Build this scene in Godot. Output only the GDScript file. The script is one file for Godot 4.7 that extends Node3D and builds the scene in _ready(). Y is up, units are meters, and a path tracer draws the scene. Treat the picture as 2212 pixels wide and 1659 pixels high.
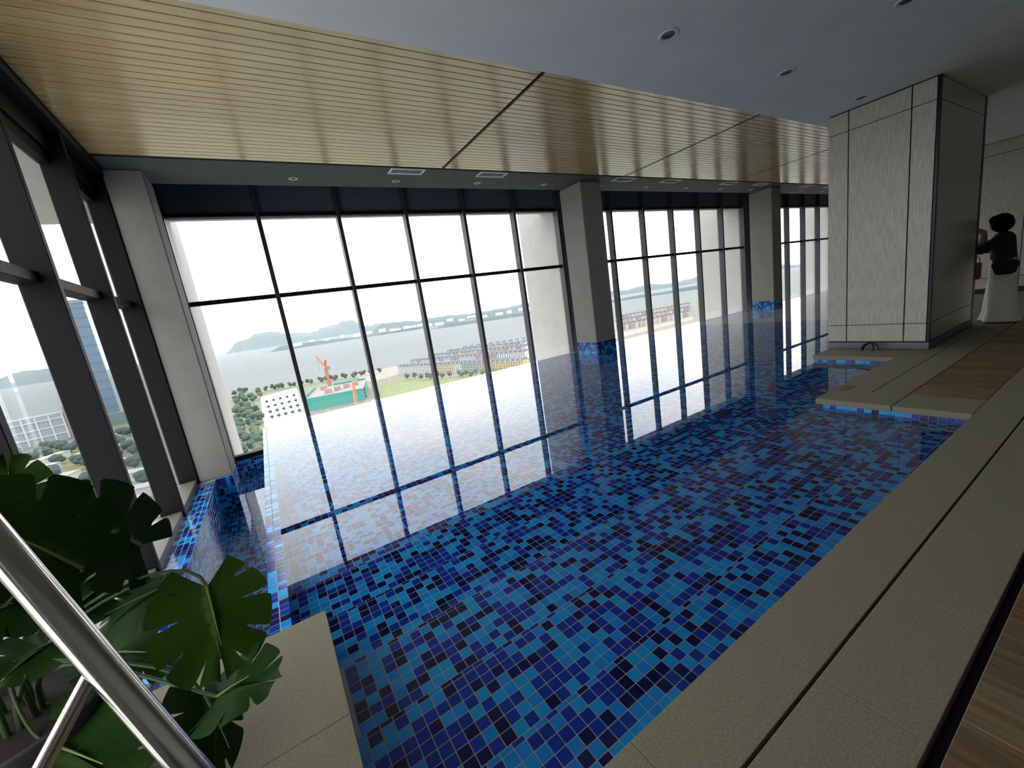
extends Node3D
# Indoor infinity pool high above a bay. y is up, metres; the paving lies at y = 0, the window wall looks to -z, its length runs along x.

const EYE := Vector3(0, 1.4, 0)
const YAW := -0.53068
const PITCH := -0.19237
const ROLL := -0.15043
const FOCAL := 878.0          # in pixels of a 2212 x 1659 frame
const WATER := -0.09
const POOL_FLOOR := -0.34
const TROUGH := -1.0
const TILE := 0.055
const SOFFIT := 3.85
const CEIL := 3.29
const GROUND := -80.0

var turn: Basis
var rng := RandomNumberGenerator.new()
var taken := {}
var shapes := {}
var M := {}

# ------------------------------------------------------------------ helpers
func ray(px: float, py: float) -> Vector3:
	return turn * Vector3((px - 1106.0) / FOCAL, -(py - 829.5) / FOCAL, -1.0)

func at(px: float, py: float, depth: float) -> Vector3:
	return EYE + ray(px, py) * depth

func on_ground(px: float, py: float, y := GROUND) -> Vector3:
	var d := ray(px, py)
	return EYE + d * ((y - EYE.y) / d.y)

func numbered(called: String) -> String:
	var n: int = taken.get(called, 0)
	taken[called] = n + 1
	return called if n == 0 else "%s_%03d" % [called, n]

func tag(o: Node, label: String, category: String, group := "", kind := "") -> void:
	if label: o.set_meta("label", label)
	if category: o.set_meta("category", category)
	if group: o.set_meta("group", group)
	if kind: o.set_meta("kind", kind)

func thing(called: String, label: String, category: String, where := Vector3.ZERO, group := "", kind := "") -> Node3D:
	var o := Node3D.new()
	o.name = numbered(called)
	add_child(o)
	o.position = where
	tag(o, label, category, group, kind)
	return o

func part(parent: Node, called: String, mesh: Mesh, material: Material, where := Vector3.ZERO, basis := Basis()) -> MeshInstance3D:
	var o := MeshInstance3D.new()
	o.name = called
	o.mesh = mesh
	o.material_override = material
	parent.add_child(o, true)
	o.transform = Transform3D(basis, where)
	return o

func copy(o: Node3D, called: String, where: Vector3, angle := 0.0) -> Node3D:
	var c: Node3D = o.duplicate()
	c.name = numbered(called)
	add_child(c)
	c.transform = Transform3D(Basis(Vector3.UP, angle) * Basis.from_scale(o.scale), where)
	return c

func begin() -> SurfaceTool:
	var st := SurfaceTool.new()
	st.begin(Mesh.PRIMITIVE_TRIANGLES)
	return st

func tri(st: SurfaceTool, a: Vector3, b: Vector3, c: Vector3, n: Vector3) -> void:
	if (b - a).cross(c - a).dot(n) > 0.0:
		var s := b
		b = c
		c = s
	st.set_smooth_group(-1)
	st.add_vertex(a)
	st.add_vertex(b)
	st.add_vertex(c)

func quad(st: SurfaceTool, a: Vector3, b: Vector3, c: Vector3, d: Vector3, n: Vector3) -> void:
	tri(st, a, b, c, n)
	tri(st, a, c, d, n)

func done(st: SurfaceTool) -> ArrayMesh:
	st.generate_normals()
	return st.commit()

func add_box(st: SurfaceTool, c: Vector3, s: Vector3, bevel := 0.0, basis := Basis()) -> void:
	var h := s * 0.5
	if bevel <= 0.0:
		for ax in 3:
			for sg: float in [-1.0, 1.0]:
				var n := Vector3.ZERO
				n[ax] = sg
				var u := Vector3.ZERO
				u[(ax + 1) % 3] = h[(ax + 1) % 3]
				var v := Vector3.ZERO
				v[(ax + 2) % 3] = h[(ax + 2) % 3]
				var o := n * h[ax]
				quad(st, c + basis * (o - u - v), c + basis * (o + u - v), c + basis * (o + u + v), c + basis * (o - u + v), basis * n)
		return
	var k := func(sx: float, sy: float, sz: float, ax: int) -> Vector3:
		var p := Vector3(sx * h.x, sy * h.y, sz * h.z)
		for i in 3:
			if i != ax:
				p[i] -= signf(p[i]) * bevel
		return c + basis * p
	for ax in 3:
		for sg: float in [-1.0, 1.0]:
			var q: Array[Vector3] = []
			for w: Array in [[-1, -1], [1, -1], [1, 1], [-1, 1]]:
				var sv := [0.0, 0.0, 0.0]
				sv[ax] = sg
				sv[(ax + 1) % 3] = float(w[0])
				sv[(ax + 2) % 3] = float(w[1])
				q.append(k.call(sv[0], sv[1], sv[2], ax))
			var n := Vector3.ZERO
			n[ax] = sg
			quad(st, q[0], q[1], q[2], q[3], basis * n)
	for ax in 3:   # edges along ax
		var b := (ax + 1) % 3
		var d := (ax + 2) % 3
		for sb: float in [-1.0, 1.0]:
			for sd: float in [-1.0, 1.0]:
				var v0 := [0.0, 0.0, 0.0]
				v0[b] = sb
				v0[d] = sd
				var v1 := v0.duplicate()
				v0[ax] = -1.0
				v1[ax] = 1.0
				var n := Vector3.ZERO
				n[b] = sb
				n[d] = sd
				quad(st, k.call(v0[0], v0[1], v0[2], b), k.call(v1[0], v1[1], v1[2], b), k.call(v1[0], v1[1], v1[2], d), k.call(v0[0], v0[1], v0[2], d), basis * n)
	for sx: float in [-1.0, 1.0]:
		for sy: float in [-1.0, 1.0]:
			for sz: float in [-1.0, 1.0]:
				tri(st, k.call(sx, sy, sz, 0), k.call(sx, sy, sz, 1), k.call(sx, sy, sz, 2), basis * Vector3(sx, sy, sz))

func box_mesh(s: Vector3, bevel := 0.0) -> Mesh:
	var key := "%.4f %.4f %.4f %.4f" % [s.x, s.y, s.z, bevel]
	if not shapes.has(key):
		var st := begin()
		add_box(st, Vector3.ZERO, s, bevel)
		shapes[key] = done(st)
	return shapes[key]

# a box between two corners
func span(parent: Node, called: String, a: Vector3, b: Vector3, material: Material, bevel := 0.0) -> MeshInstance3D:
	return part(parent, called, box_mesh((b - a).abs(), bevel), material, (a + b) * 0.5)

func add_ring(st: SurfaceTool, rings: Array, smooth := 1, closed := true) -> void:
	# rings: Array of PackedVector3Array of the same length
	st.set_smooth_group(smooth)
	for i in rings.size() - 1:
		var p: PackedVector3Array = rings[i]
		var q: PackedVector3Array = rings[i + 1]
		var n := p.size()
		for j in (n if closed else n - 1):
			var k := (j + 1) % n
			for v: Vector3 in [p[j], q[j], q[k], p[j], q[k], p[k]]:
				st.add_vertex(v)

func add_tube(st: SurfaceTool, pts: PackedVector3Array, radii: PackedFloat32Array, sides := 10, caps := true) -> void:
	var rings := []
	var up := Vector3.UP
	if absf((pts[1] - pts[0]).normalized().dot(up)) > 0.9:
		up = Vector3.RIGHT
	for i in pts.size():
		var t := (pts[mini(i + 1, pts.size() - 1)] - pts[maxi(i - 1, 0)]).normalized()
		var u := t.cross(up).normalized()
		var v := u.cross(t).normalized()
		up = v
		var ring := PackedVector3Array()
		var r := radii[mini(i, radii.size() - 1)]
		for j in sides:
			var a := TAU * j / sides
			ring.append(pts[i] + u * cos(a) * r + v * sin(a) * r)
		rings.append(ring)
	add_ring(st, rings)
	if caps:
		for e in [0, pts.size() - 1]:
			var ring: PackedVector3Array = rings[e]
			var n := (pts[1] - pts[0]) * -1.0 if e == 0 else pts[e] - pts[e - 1]
			for j in range(1, sides - 1):
				tri(st, ring[0], ring[j], ring[j + 1], n)

func tube_mesh(pts: PackedVector3Array, radius: float, sides := 10) -> ArrayMesh:
	var st := begin()
	add_tube(st, pts, PackedFloat32Array([radius]), sides)
	return done(st)

func curve(a: Vector3, b: Vector3, c: Vector3, d: Vector3, n := 10) -> PackedVector3Array:
	var out := PackedVector3Array()
	for i in n + 1:
		out.append(a.bezier_interpolate(b, c, d, float(i) / n))
	return out

func lathe(profile: Array, sides := 32) -> ArrayMesh:   # profile: Vector2(radius, y) from bottom to top
	var st := begin()
	var rings := []
	for q: Vector2 in profile:
		var ring := PackedVector3Array()
		for j in sides:
			var a := TAU * j / sides
			ring.append(Vector3(cos(a) * q.x, q.y, sin(a) * q.x))
		rings.append(ring)
	add_ring(st, rings)
	return done(st)

func mat(c: Color, rough := 0.8, metal := 0.0, spec := 0.5) -> StandardMaterial3D:
	var m := StandardMaterial3D.new()
	m.albedo_color = c
	m.roughness = rough
	m.metallic = metal
	m.metallic_specular = spec
	return m

func noise_tex(freq: float, lo: Color, hi: Color, octaves := 4, kind := FastNoiseLite.TYPE_SIMPLEX_SMOOTH, size := 512, seed_ := 1) -> NoiseTexture2D:
	var n := FastNoiseLite.new()
	n.noise_type = kind
	n.frequency = freq
	n.fractal_octaves = octaves
	n.seed = seed_
	var g := Gradient.new()
	g.set_color(0, lo)
	g.set_color(1, hi)
	var t := NoiseTexture2D.new()
	t.width = size
	t.height = size
	t.seamless = true
	t.noise = n
	t.color_ramp = g
	return t

func grained(m: StandardMaterial3D, t: Texture2D, scale: Vector3, world := true) -> StandardMaterial3D:
	m.albedo_texture = t
	m.uv1_triplanar = true
	m.uv1_world_triplanar = world
	m.uv1_scale = scale
	return m

func lacquered(m: StandardMaterial3D) -> StandardMaterial3D:
	m.clearcoat_enabled = true
	m.clearcoat = 1.0
	m.clearcoat_roughness = 0.14
	return m

func bumpy(m: StandardMaterial3D, freq: float, strength: float, size := 512) -> StandardMaterial3D:
	var n := FastNoiseLite.new()
	n.frequency = freq
	n.fractal_octaves = 3
	var t := NoiseTexture2D.new()
	t.width = size
	t.height = size
	t.seamless = true
	t.as_normal_map = true
	t.bump_strength = strength
	t.noise = n
	m.normal_enabled = true
	m.normal_texture = t
	return m

# A field of mosaic tiles in the plane (origin, u, v), laid as mesh-backed sheets: seven courses, then a cut course. The nearest ones are parts of their own, the rest one part.
func mosaic(parent: Node3D, origin: Vector3, u: Vector3, v: Vector3, lu: float, lv: float, singles: int, seed_: int, only_pool := false) -> void:
	rng.seed = seed_
	var n := v.cross(u).normalized()
	if n.dot(EYE - origin) < 0.0:
		n = -n
	var list := []
	var j := 0.0
	var course := 0
	while j < lv - 0.008:
		var full := course % 8 != 7
		var w := minf(TILE if full else TILE * 0.42, lv - j)
		var i := -fmod(float(course / 8) * 0.0193, TILE)
		while i < lu - 0.006:
			var a := maxf(i, 0.0)
			var b := minf(i + TILE, lu)
			i += TILE
			if b - a < 0.006:
				continue
			var c := origin + u * ((a + b) * 0.5) + v * (j + w * 0.5)
			var shade := rng.randf()
			var which := 0 if shade < 0.40 else (1 if shade < 0.74 else 2)
			if only_pool and not in_pool(c):
				continue
			list.append([c.distance_squared_to(EYE), c, b - a - 0.004, w - 0.004, which, rng.randf()])
		j += w
		course += 1
	list.sort_custom(func(p, q): return p[0] < q[0])
	var frame := Basis(u, n, u.cross(n))
	var one := box_mesh(Vector3(0.051, 0.005, 0.051), 0.0012)
	var few := mini(singles, list.size())
	for k in few:
		var t: Array = list[k]
		var o := part(parent, "tile", one, (M.sunk_tiles if only_pool else M.tiles)[t[4] * 2 + (1 if t[5] > 0.5 else 0)], t[1] - n * 0.0013, frame * Basis.from_scale(Vector3(t[2] / 0.051, 1, t[3] / 0.051)))
		o.cast_shadow = GeometryInstance3D.SHADOW_CASTING_SETTING_ON
	if list.size() > few:
		var mm := MultiMesh.new()
		mm.transform_format = MultiMesh.TRANSFORM_3D
		mm.use_colors = true
		mm.mesh = one
		mm.instance_count = list.size() - few
		for k in range(few, list.size()):
			var t: Array = list[k]
			mm.set_instance_transform(k - few, Transform3D(frame * Basis.from_scale(Vector3(t[2] / 0.051, 1, t[3] / 0.051)), t[1] - n * 0.0013))
			var c: Color = M.tiles[t[4] * 2 + (1 if t[5] > 0.5 else 0)].albedo_color.srgb_to_linear()
			mm.set_instance_color(k - few, c)
		var mi := MultiMeshInstance3D.new()
		mi.name = "mosaic_tiling"
		mi.multimesh = mm
		mi.material_override = M.sunk_tile_many if only_pool else M.tile_many
		mi.set_meta("kind", "stuff")
		parent.add_child(mi, true)

# surface nets over a smooth union of tapered capsules: bones are [a, b, radius at a, radius at b]
func add_flesh(st: SurfaceTool, bones: Array, cell: float, k := 0.03) -> void:
	var lo := Vector3.INF
	var hi := -Vector3.INF
	for b: Array in bones:
		var r := maxf(b[2], b[3]) + cell * 2.0
		for p: Vector3 in [b[0], b[1]]:
			lo = lo.min(p - Vector3.ONE * r)
			hi = hi.max(p + Vector3.ONE * r)
	var nx := int((hi.x - lo.x) / cell) + 2
	var ny := int((hi.y - lo.y) / cell) + 2
	var nz := int((hi.z - lo.z) / cell) + 2
	var field := PackedFloat32Array()
	field.resize(nx * ny * nz)
	field.fill(1.0)
	for b: Array in bones:
		var a: Vector3 = b[0]
		var e: Vector3 = b[1]
		var d := e - a
		var dd := maxf(d.length_squared(), 1e-9)
		var r := maxf(b[2], b[3]) + k + cell * 2.0
		var s := ((a.min(e) - Vector3.ONE * r - lo) / cell).floor()
		var f := ((a.max(e) + Vector3.ONE * r - lo) / cell).ceil()
		for z in range(maxi(int(s.z), 0), mini(int(f.z), nz - 1) + 1):
			for y in range(maxi(int(s.y), 0), mini(int(f.y), ny - 1) + 1):
				var row := (z * ny + y) * nx
				for x in range(maxi(int(s.x), 0), mini(int(f.x), nx - 1) + 1):
					var p := lo + Vector3(x, y, z) * cell
					var t := clampf((p - a).dot(d) / dd, 0.0, 1.0)
					var v: float = p.distance_to(a + d * t) - lerpf(b[2], b[3], t)
					var o := field[row + x]
					var h := maxf(k - absf(o - v), 0.0) / k
					field[row + x] = minf(o, v) - h * h * k * 0.25
	var ids := {}
	var pts := PackedVector3Array()
	for z in nz - 1:
		for y in ny - 1:
			for x in nx - 1:
				var mid := Vector3.ZERO
				var count := 0
				var base := (z * ny + y) * nx + x
				var f0 := field[base]
				if f0 > cell * 3.0:
					continue
				for ed: Array in EDGES:
					var ca: int = base + ed[0].x + ed[0].y * nx + ed[0].z * nx * ny
					var cb: int = base + ed[1].x + ed[1].y * nx + ed[1].z * nx * ny
					var va := field[ca]
					var vb := field[cb]
					if (va < 0.0) != (vb < 0.0):
						mid += Vector3(ed[0]).lerp(Vector3(ed[1]), va / (va - vb))
						count += 1
				if count:
					ids[base] = pts.size()
					pts.append(lo + (Vector3(x, y, z) + mid / count) * cell)
	st.set_smooth_group(1)
	var step := [1, nx, nx * ny]
	for z in range(1, nz - 1):
		for y in range(1, ny - 1):
			for x in range(1, nx - 1):
				var base := (z * ny + y) * nx + x
				for ax in 3:
					var va := field[base]
					var vb := field[base + step[ax]]
					if (va < 0.0) == (vb < 0.0):
						continue
					var b: int = step[(ax + 1) % 3]
					var c: int = step[(ax + 2) % 3]
					var q := [base - b - c, base - c, base, base - b]
					if not (ids.has(q[0]) and ids.has(q[1]) and ids.has(q[2]) and ids.has(q[3])):
						continue
					if va < 0.0:
						q.reverse()
					for i: int in [0, 1, 2, 0, 2, 3]:
						st.add_vertex(pts[ids[q[i]]])

const ROWS := ["front row facing the lawn", "second row behind the lawn terrace", "third row behind the lawn terrace", "fourth row towards the bay", "row nearest the bay water", "front row past the pale pool pillar", "middle row past the pale pool pillar", "back row past the pale pool pillar"]
const ORDER := ["first", "second", "third", "fourth", "fifth", "sixth", "seventh", "eighth", "ninth", "tenth", "eleventh", "twelfth", "thirteenth", "fourteenth", "fifteenth"]
const SHEDS := [[215, 985], [238, 1012], [268, 1040], [292, 1075], [250, 1105], [318, 1118], [130, 1050], [78, 1030], [175, 1085], [352, 1160], [200, 950], [110, 1000]]
const EDGES := [
	[Vector3i(0, 0, 0), Vector3i(1, 0, 0)], [Vector3i(0, 1, 0), Vector3i(1, 1, 0)], [Vector3i(0, 0, 1), Vector3i(1, 0, 1)], [Vector3i(0, 1, 1), Vector3i(1, 1, 1)],
	[Vector3i(0, 0, 0), Vector3i(0, 1, 0)], [Vector3i(1, 0, 0), Vector3i(1, 1, 0)], [Vector3i(0, 0, 1), Vector3i(0, 1, 1)], [Vector3i(1, 0, 1), Vector3i(1, 1, 1)],
	[Vector3i(0, 0, 0), Vector3i(0, 0, 1)], [Vector3i(1, 0, 0), Vector3i(1, 0, 1)], [Vector3i(0, 1, 0), Vector3i(0, 1, 1)], [Vector3i(1, 1, 0), Vector3i(1, 1, 1)]]

var spots := []

func clear_ground(x0: float, x1: float, y0: float, y1: float, r: float) -> Vector3:
	var p := Vector3.ZERO
	for k in 60:
		p = on_ground(rng.randf_range(x0, x1), rng.randf_range(y0, y1))
		if free_spot(p, r):
			return p
	return Vector3.INF

func free_spot(p: Vector3, r: float) -> bool:
	for q: Array in spots:
		if Vector2(p.x - q[0].x, p.z - q[0].z).length() < r + q[1]:
			return false
	spots.append([p, r])
	return true

# ------------------------------------------------------------------ scene
func _ready() -> void:
	turn = Basis(Vector3.UP, YAW) * Basis(Vector3.RIGHT, PITCH) * Basis(Vector3(0, 0, 1), ROLL)
	var cam := Camera3D.new()
	cam.name = "camera"
	add_child(cam)
	cam.transform = Transform3D(turn, EYE)
	cam.fov = rad_to_deg(2.0 * atan(829.5 / FOCAL))
	cam.near = 0.05
	cam.far = 30000.0
	cam.current = true
	make_sky()
	make_materials()
	make_shell()
	make_windows()
	make_ceilings()
	make_paving()
	make_pool()
	make_column()
	make_pillars()
	make_fittings()
	make_outside()
	make_person()
	make_plant()
	make_rail()

func make_sky() -> void:
	var w := 1024
	var h := 512
	var im := Image.create(w, h, false, Image.FORMAT_RGBAF)
	var a := FastNoiseLite.new()
	a.frequency = 1.1
	a.fractal_octaves = 5
	a.seed = 7
	for y in h:
		var el := PI * (0.5 - (y + 0.5) / h)
		for x in w:
			var az := TAU * (x + 0.5) / w
			var d := Vector3(cos(el) * cos(az), sin(el), cos(el) * sin(az))
			var q := d / (absf(d.y) + 0.25)
			var c := clampf(a.get_noise_3d(q.x * 1.2, q.y * 2.0, q.z * 1.2) * 1.5 + 0.5, 0.0, 1.0)
			var col := Color(0.80, 0.87, 0.93).lerp(Color(1.0, 0.995, 0.98), c)
			if d.y < 0.0:
				col = Color(0.55, 0.57, 0.57)
			im.set_pixel(x, y, col)
	var sm := PanoramaSkyMaterial.new()
	sm.panorama = ImageTexture.create_from_image(im)
	var sky := Sky.new()
	sky.sky_material = sm
	var e := Environment.new()
	e.background_mode = Environment.BG_SKY
	e.sky = sky
	e.background_energy_multiplier = 3.2
	e.tonemap_mode = Environment.TONE_MAPPER_LINEAR
	e.tonemap_exposure = 1.35
	e.sdfgi_enabled = true
	e.ssao_enabled = true
	e.ssil_enabled = true
	e.volumetric_fog_enabled = true
	e.volumetric_fog_density = 0.0
	var we := WorldEnvironment.new()
	we.name = "world_environment"
	we.environment = e
	add_child(we)

func make_materials() -> void:
	M.tiles = []
	for c: Color in [Color(0.05, 0.56, 0.88), Color(0.04, 0.63, 0.88), Color(0.015, 0.20, 0.60), Color(0.015, 0.22, 0.64), Color(0.01, 0.06, 0.30), Color(0.01, 0.075, 0.34)]:
		M.tiles.append(mat(c, 0.12, 0.0, 0.5))
	M.sunk_tiles = []   # under water glazed tile has next to no gloss of its own
	for t: StandardMaterial3D in M.tiles:
		M.sunk_tiles.append(mat(t.albedo_color, 0.4, 0.0, 0.12))
	M.tile_many = mat(Color.WHITE, 0.12)
	M.tile_many.vertex_color_use_as_albedo = true
	M.sunk_tile_many = mat(Color.WHITE, 0.4, 0.0, 0.12)
	M.sunk_tile_many.vertex_color_use_as_albedo = true
	M.grout = mat(Color(0.64, 0.66, 0.67), 0.9, 0.0, 0.2)
	M.stone = grained(mat(Color(0.92, 0.91, 0.86), 0.85), noise_tex(0.08, Color(0.50, 0.485, 0.435), Color(0.615, 0.595, 0.535), 6, FastNoiseLite.TYPE_SIMPLEX, 1024), Vector3.ONE * 0.9)
	bumpy(M.stone, 0.16, 0.7, 1024)
	M.joint = mat(Color(0.05, 0.05, 0.05), 0.95)
	M.plank = []
	for k in 3:
		var t := noise_tex(0.012, Color(0.40, 0.33, 0.24), Color(0.56, 0.48, 0.37), 5, FastNoiseLite.TYPE_SIMPLEX, 512, 20 + k)
		M.plank.append(grained(mat([Color(1, 1, 1), Color(0.9, 0.88, 0.84), Color(0.95, 0.9, 0.82)][k], 0.45), t, Vector3(4.0, 4.0, 0.35)))
	M.slat = []
	for k in 3:
		var t := noise_tex(0.01, Color(0.74, 0.615, 0.405), Color(0.83, 0.72, 0.52), 4, FastNoiseLite.TYPE_SIMPLEX, 512, 30 + k)
		M.slat.append(lacquered(grained(mat([Color(1, 1, 1), Color(0.96, 0.95, 0.93), Color(0.98, 0.96, 0.92)][k], 0.25, 0.0, 0.7), t, Vector3(0.3, 6.0, 6.0))))
	M.panel = grained(mat(Color(1, 1, 1), 0.35), noise_tex(0.03, Color(0.57, 0.57, 0.52), Color(0.81, 0.80, 0.74), 4, FastNoiseLite.TYPE_SIMPLEX, 1024, 41), Vector3(4.0, 0.10, 4.0))
	M.panel_dark = grained(mat(Color(0.8, 0.8, 0.78), 0.24, 0.0, 0.5), noise_tex(0.03, Color(0.80, 0.80, 0.73), Color(0.90, 0.90, 0.82), 4, FastNoiseLite.TYPE_SIMPLEX, 512, 42), Vector3(3.0, 0.12, 3.0))
	M.white = grained(mat(Color(0.915, 0.91, 0.905), 0.9), noise_tex(0.01, Color(0.96, 0.96, 0.96), Color(1, 1, 1), 3), Vector3.ONE * 0.3)
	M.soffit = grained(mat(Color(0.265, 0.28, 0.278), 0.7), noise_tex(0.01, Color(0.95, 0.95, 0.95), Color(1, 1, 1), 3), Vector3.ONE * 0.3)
	M.plaster = grained(mat(Color(0.56, 0.55, 0.525), 0.85), noise_tex(0.012, Color(0.94, 0.94, 0.94), Color(1, 1, 1), 4), Vector3.ONE * 0.4)
	M.frame = mat(Color(0.06, 0.064, 0.068), 0.55, 0.0, 0.3)
	M.mullion = mat(Color(0.20, 0.21, 0.215), 0.5, 0.1, 0.5)
	M.spandrel = mat(Color(0.33, 0.35, 0.39), 0.5)
	M.glass = mat(Color(1, 1, 1, 0.04), 0.0)
	M.glass.transparency = BaseMaterial3D.TRANSPARENCY_ALPHA
	M.cladding = grained(mat(Color(0.70, 0.685, 0.665), 0.75), noise_tex(0.01, Color(0.93, 0.93, 0.93), Color(1, 1, 1), 4), Vector3.ONE * 0.25)
	M.black = mat(Color(0.03, 0.03, 0.035), 0.5)
	M.steel = mat(Color(0.78, 0.77, 0.74), 0.16, 1.0)
	M.darkmetal = mat(Color(0.13, 0.13, 0.14), 0.3, 0.8)
	M.plinth = mat(Color(0.36, 0.38, 0.41), 0.35, 0.3)
	M.sill = mat(Color(0.45, 0.44, 0.41), 0.5)
	M.fitting = mat(Color(0.85, 0.85, 0.85), 0.4)
	M.concrete = mat(Color(0.45, 0.45, 0.44), 0.9)
	M.water = mat(Color(1, 1, 1, 0.0), 0.0)
	M.water.refraction_enabled = true
	M.water.refraction_scale = 0.04
	M.water.transparency = BaseMaterial3D.TRANSPARENCY_ALPHA
	bumpy(M.water, 0.02, 0.6)
	M.water.normal_scale = 0.012
	M.water.uv1_triplanar = true
	M.water.uv1_world_triplanar = true
	M.water.uv1_scale = Vector3.ONE * 0.55

# ------------------------------------------------------------------ the room
func make_shell() -> void:
	var w := thing("wall_back", "plain pale wall behind the pool deck", "wall", Vector3.ZERO, "", "structure")
	span(w, "plaster_face", Vector3(-1.45, -0.5, 5.0), Vector3(26.2, 4.5, 5.25), M.white)
	w = thing("wall_end", "pale end wall past the last window bay", "wall", Vector3.ZERO, "", "structure")
	span(w, "plaster_face", Vector3(26.0, -1.4, -9.3), Vector3(26.25, 4.5, 5.0), M.white)
	# clad wall on the far side of the lobby
	w = thing("wall_right", "grey wood-grain panelled wall with black joints beyond the person", "wall", Vector3.ZERO, "", "structure")
	span(w, "backing", Vector3(14.62, 0.0, -2.8), Vector3(14.85, CEIL, 5.0), M.joint)
	span(w, "skirting", Vector3(14.56, 0.0, -2.8), Vector3(14.62, 0.10, 5.0), M.black)
	var z := -2.8
	while z < 4.9:
		for r: Array in [[0.11, 0.345], [0.355, 3.02], [3.03, CEIL - 0.01]]:
			span(w, "panel", Vector3(14.59, r[0], z + 0.006), Vector3(14.62, r[1], minf(z + 0.834, 4.99)), M.panel, 0.003)
		z += 0.84

func make_windows() -> void:
	# window wall over the bay: three bays of six panes
	var first := [-0.92, 8.13, 17.18]
	for b in 3:
		var w := thing("window_%d" % (b + 1), ["window bay of six tall panes framing the construction crane", "window bay between the two pale pillars over the pool", "last window bay seen beside the clad column"][b], "window", Vector3.ZERO, "", "structure")
		var x0: float = first[b]
		for i in 7:
			span(w, "mullion", Vector3(x0 + 1.41 * i - 0.035, -0.72, -9.24), Vector3(x0 + 1.41 * i + 0.035, 4.48, -9.04), M.mullion, 0.004)
		for i in 6:
			var xa := x0 + 1.41 * i + 0.035
			var xb := x0 + 1.41 * (i + 1) - 0.035
			for r: Array in [["transom", 2.18, 2.255, -9.22, -9.10], ["bottom_rail", -0.72, -0.63, -9.24, -9.08], ["head_rail", 3.66, 3.73, -9.24, -9.08]]:
				span(w, r[0], Vector3(xa, r[1], r[3]), Vector3(xb, r[2], r[4]), M.frame, 0.003)
			span(w, "pane", Vector3(xa, -0.63, -9.182), Vector3(xb, 2.18, -9.18), M.glass)
			span(w, "pane", Vector3(xa, 2.255, -9.182), Vector3(xb, 3.66, -9.18), M.glass)
			span(w, "spandrel_panel", Vector3(xa, 3.73, -9.2), Vector3(xb, 4.48, -9.16), M.spandrel, 0.003)
	# glass wall on the short side
	var g := thing("window_4", "side glass wall of deep dark mullions beside the plant", "window", Vector3.ZERO, "", "structure")
	var zs := [-0.25, -1.66, -3.15, -4.63, -6.07, -7.375]
	for i in zs.size():
		span(g, "mullion", Vector3(-1.44, -0.5, zs[i] - 0.07), Vector3(-1.22, 3.76, zs[i]), M.frame, 0.004)
		if i > 0:
			var za: float = zs[i]
			var zb: float = zs[i - 1] - 0.07
			span(g, "transom", Vector3(-1.45, 2.09, za), Vector3(-1.31, 2.18, zb), M.frame, 0.004)
			span(g, "bottom_rail", Vector3(-1.46, -0.5, za), Vector3(-1.24, -0.43, zb), M.sill, 0.004)
			span(g, "head_rail", Vector3(-1.45, 3.44, za), Vector3(-1.36, 3.56, zb), M.frame, 0.004)
			span(g, "head_panel", Vector3(-1.45, 3.56, za), Vector3(-1.33, 3.76, zb), M.frame, 0.004)
			span(g, "pane", Vector3(-1.432, -0.43, za), Vector3(-1.43, 2.09, zb), M.glass)
			span(g, "pane", Vector3(-1.432, 2.18, za), Vector3(-1.43, 3.44, zb), M.glass)
	span(g, "head_beam", Vector3(-1.46, 3.76, -7.45), Vector3(-1.20, 4.5, 5.0), M.frame, 0.004)
	span(g, "corner_infill", Vector3(-1.46, -0.5, -0.25), Vector3(-1.22, 3.76, 5.0), M.white)
	span(g, "corner_infill", Vector3(-1.46, -1.4, -9.24), Vector3(-1.30, 4.5, -7.447), M.plaster)
	# piers and eaves outside the glass
	var i := 0
	for p: Array in [[-1.55, -0.89], [7.57, 8.10], [16.62, 17.15], [25.67, 26.2]]:
		i += 1
		var o := thing("trim_%d" % i, ["pale outer pier at the corner of the building", "pale outer pier between the crane window and the next bay", "pale outer pier beyond the second window bay", "pale outer pier at the end of the facade"][i - 1], "pier", Vector3.ZERO, "", "structure")
		span(o, "cladding", Vector3(p[0], -6.0, -11.05), Vector3(p[1], 8.0, -9.26), M.cladding, 0.01)
	var fill := thing("trim_7", "dark metal infill strips between the window bays", "infill", Vector3.ZERO, "", "structure")
	for x: Array in [[-1.45, -0.95], [7.56, 8.10], [16.61, 17.15], [25.66, 26.0]]:
		span(fill, "infill_panel", Vector3(x[0], -0.72, -9.255), Vector3(x[1], 4.5, -9.16), M.spandrel)
	var ev := thing("roof", "pale eaves slab over the outside of the windows", "eaves", Vector3.ZERO, "", "structure")
	span(ev, "slab", Vector3(-3.2, 3.79, -9.9), Vector3(26.2, 4.6, -9.26), M.cladding)
	span(ev, "slab", Vector3(-3.2, 3.79, -9.26), Vector3(-1.47, 4.6, -5.4), M.cladding)
	# sill wall under the window wall, tiled on its pool side
	var s := thing("wall_front", "dark mosaic upstand under the window wall", "wall", Vector3.ZERO, "", "structure")
	span(s, "upstand", Vector3(-1.45, -1.4, -9.26), Vector3(26.0, -0.72, -9.09), M.grout)
	mosaic(s, Vector3(-1.3, -1.25, -9.089), Vector3(1, 0, 0), Vector3(0, 1, 0), 3.0, 0.53, 0, 5)

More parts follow.
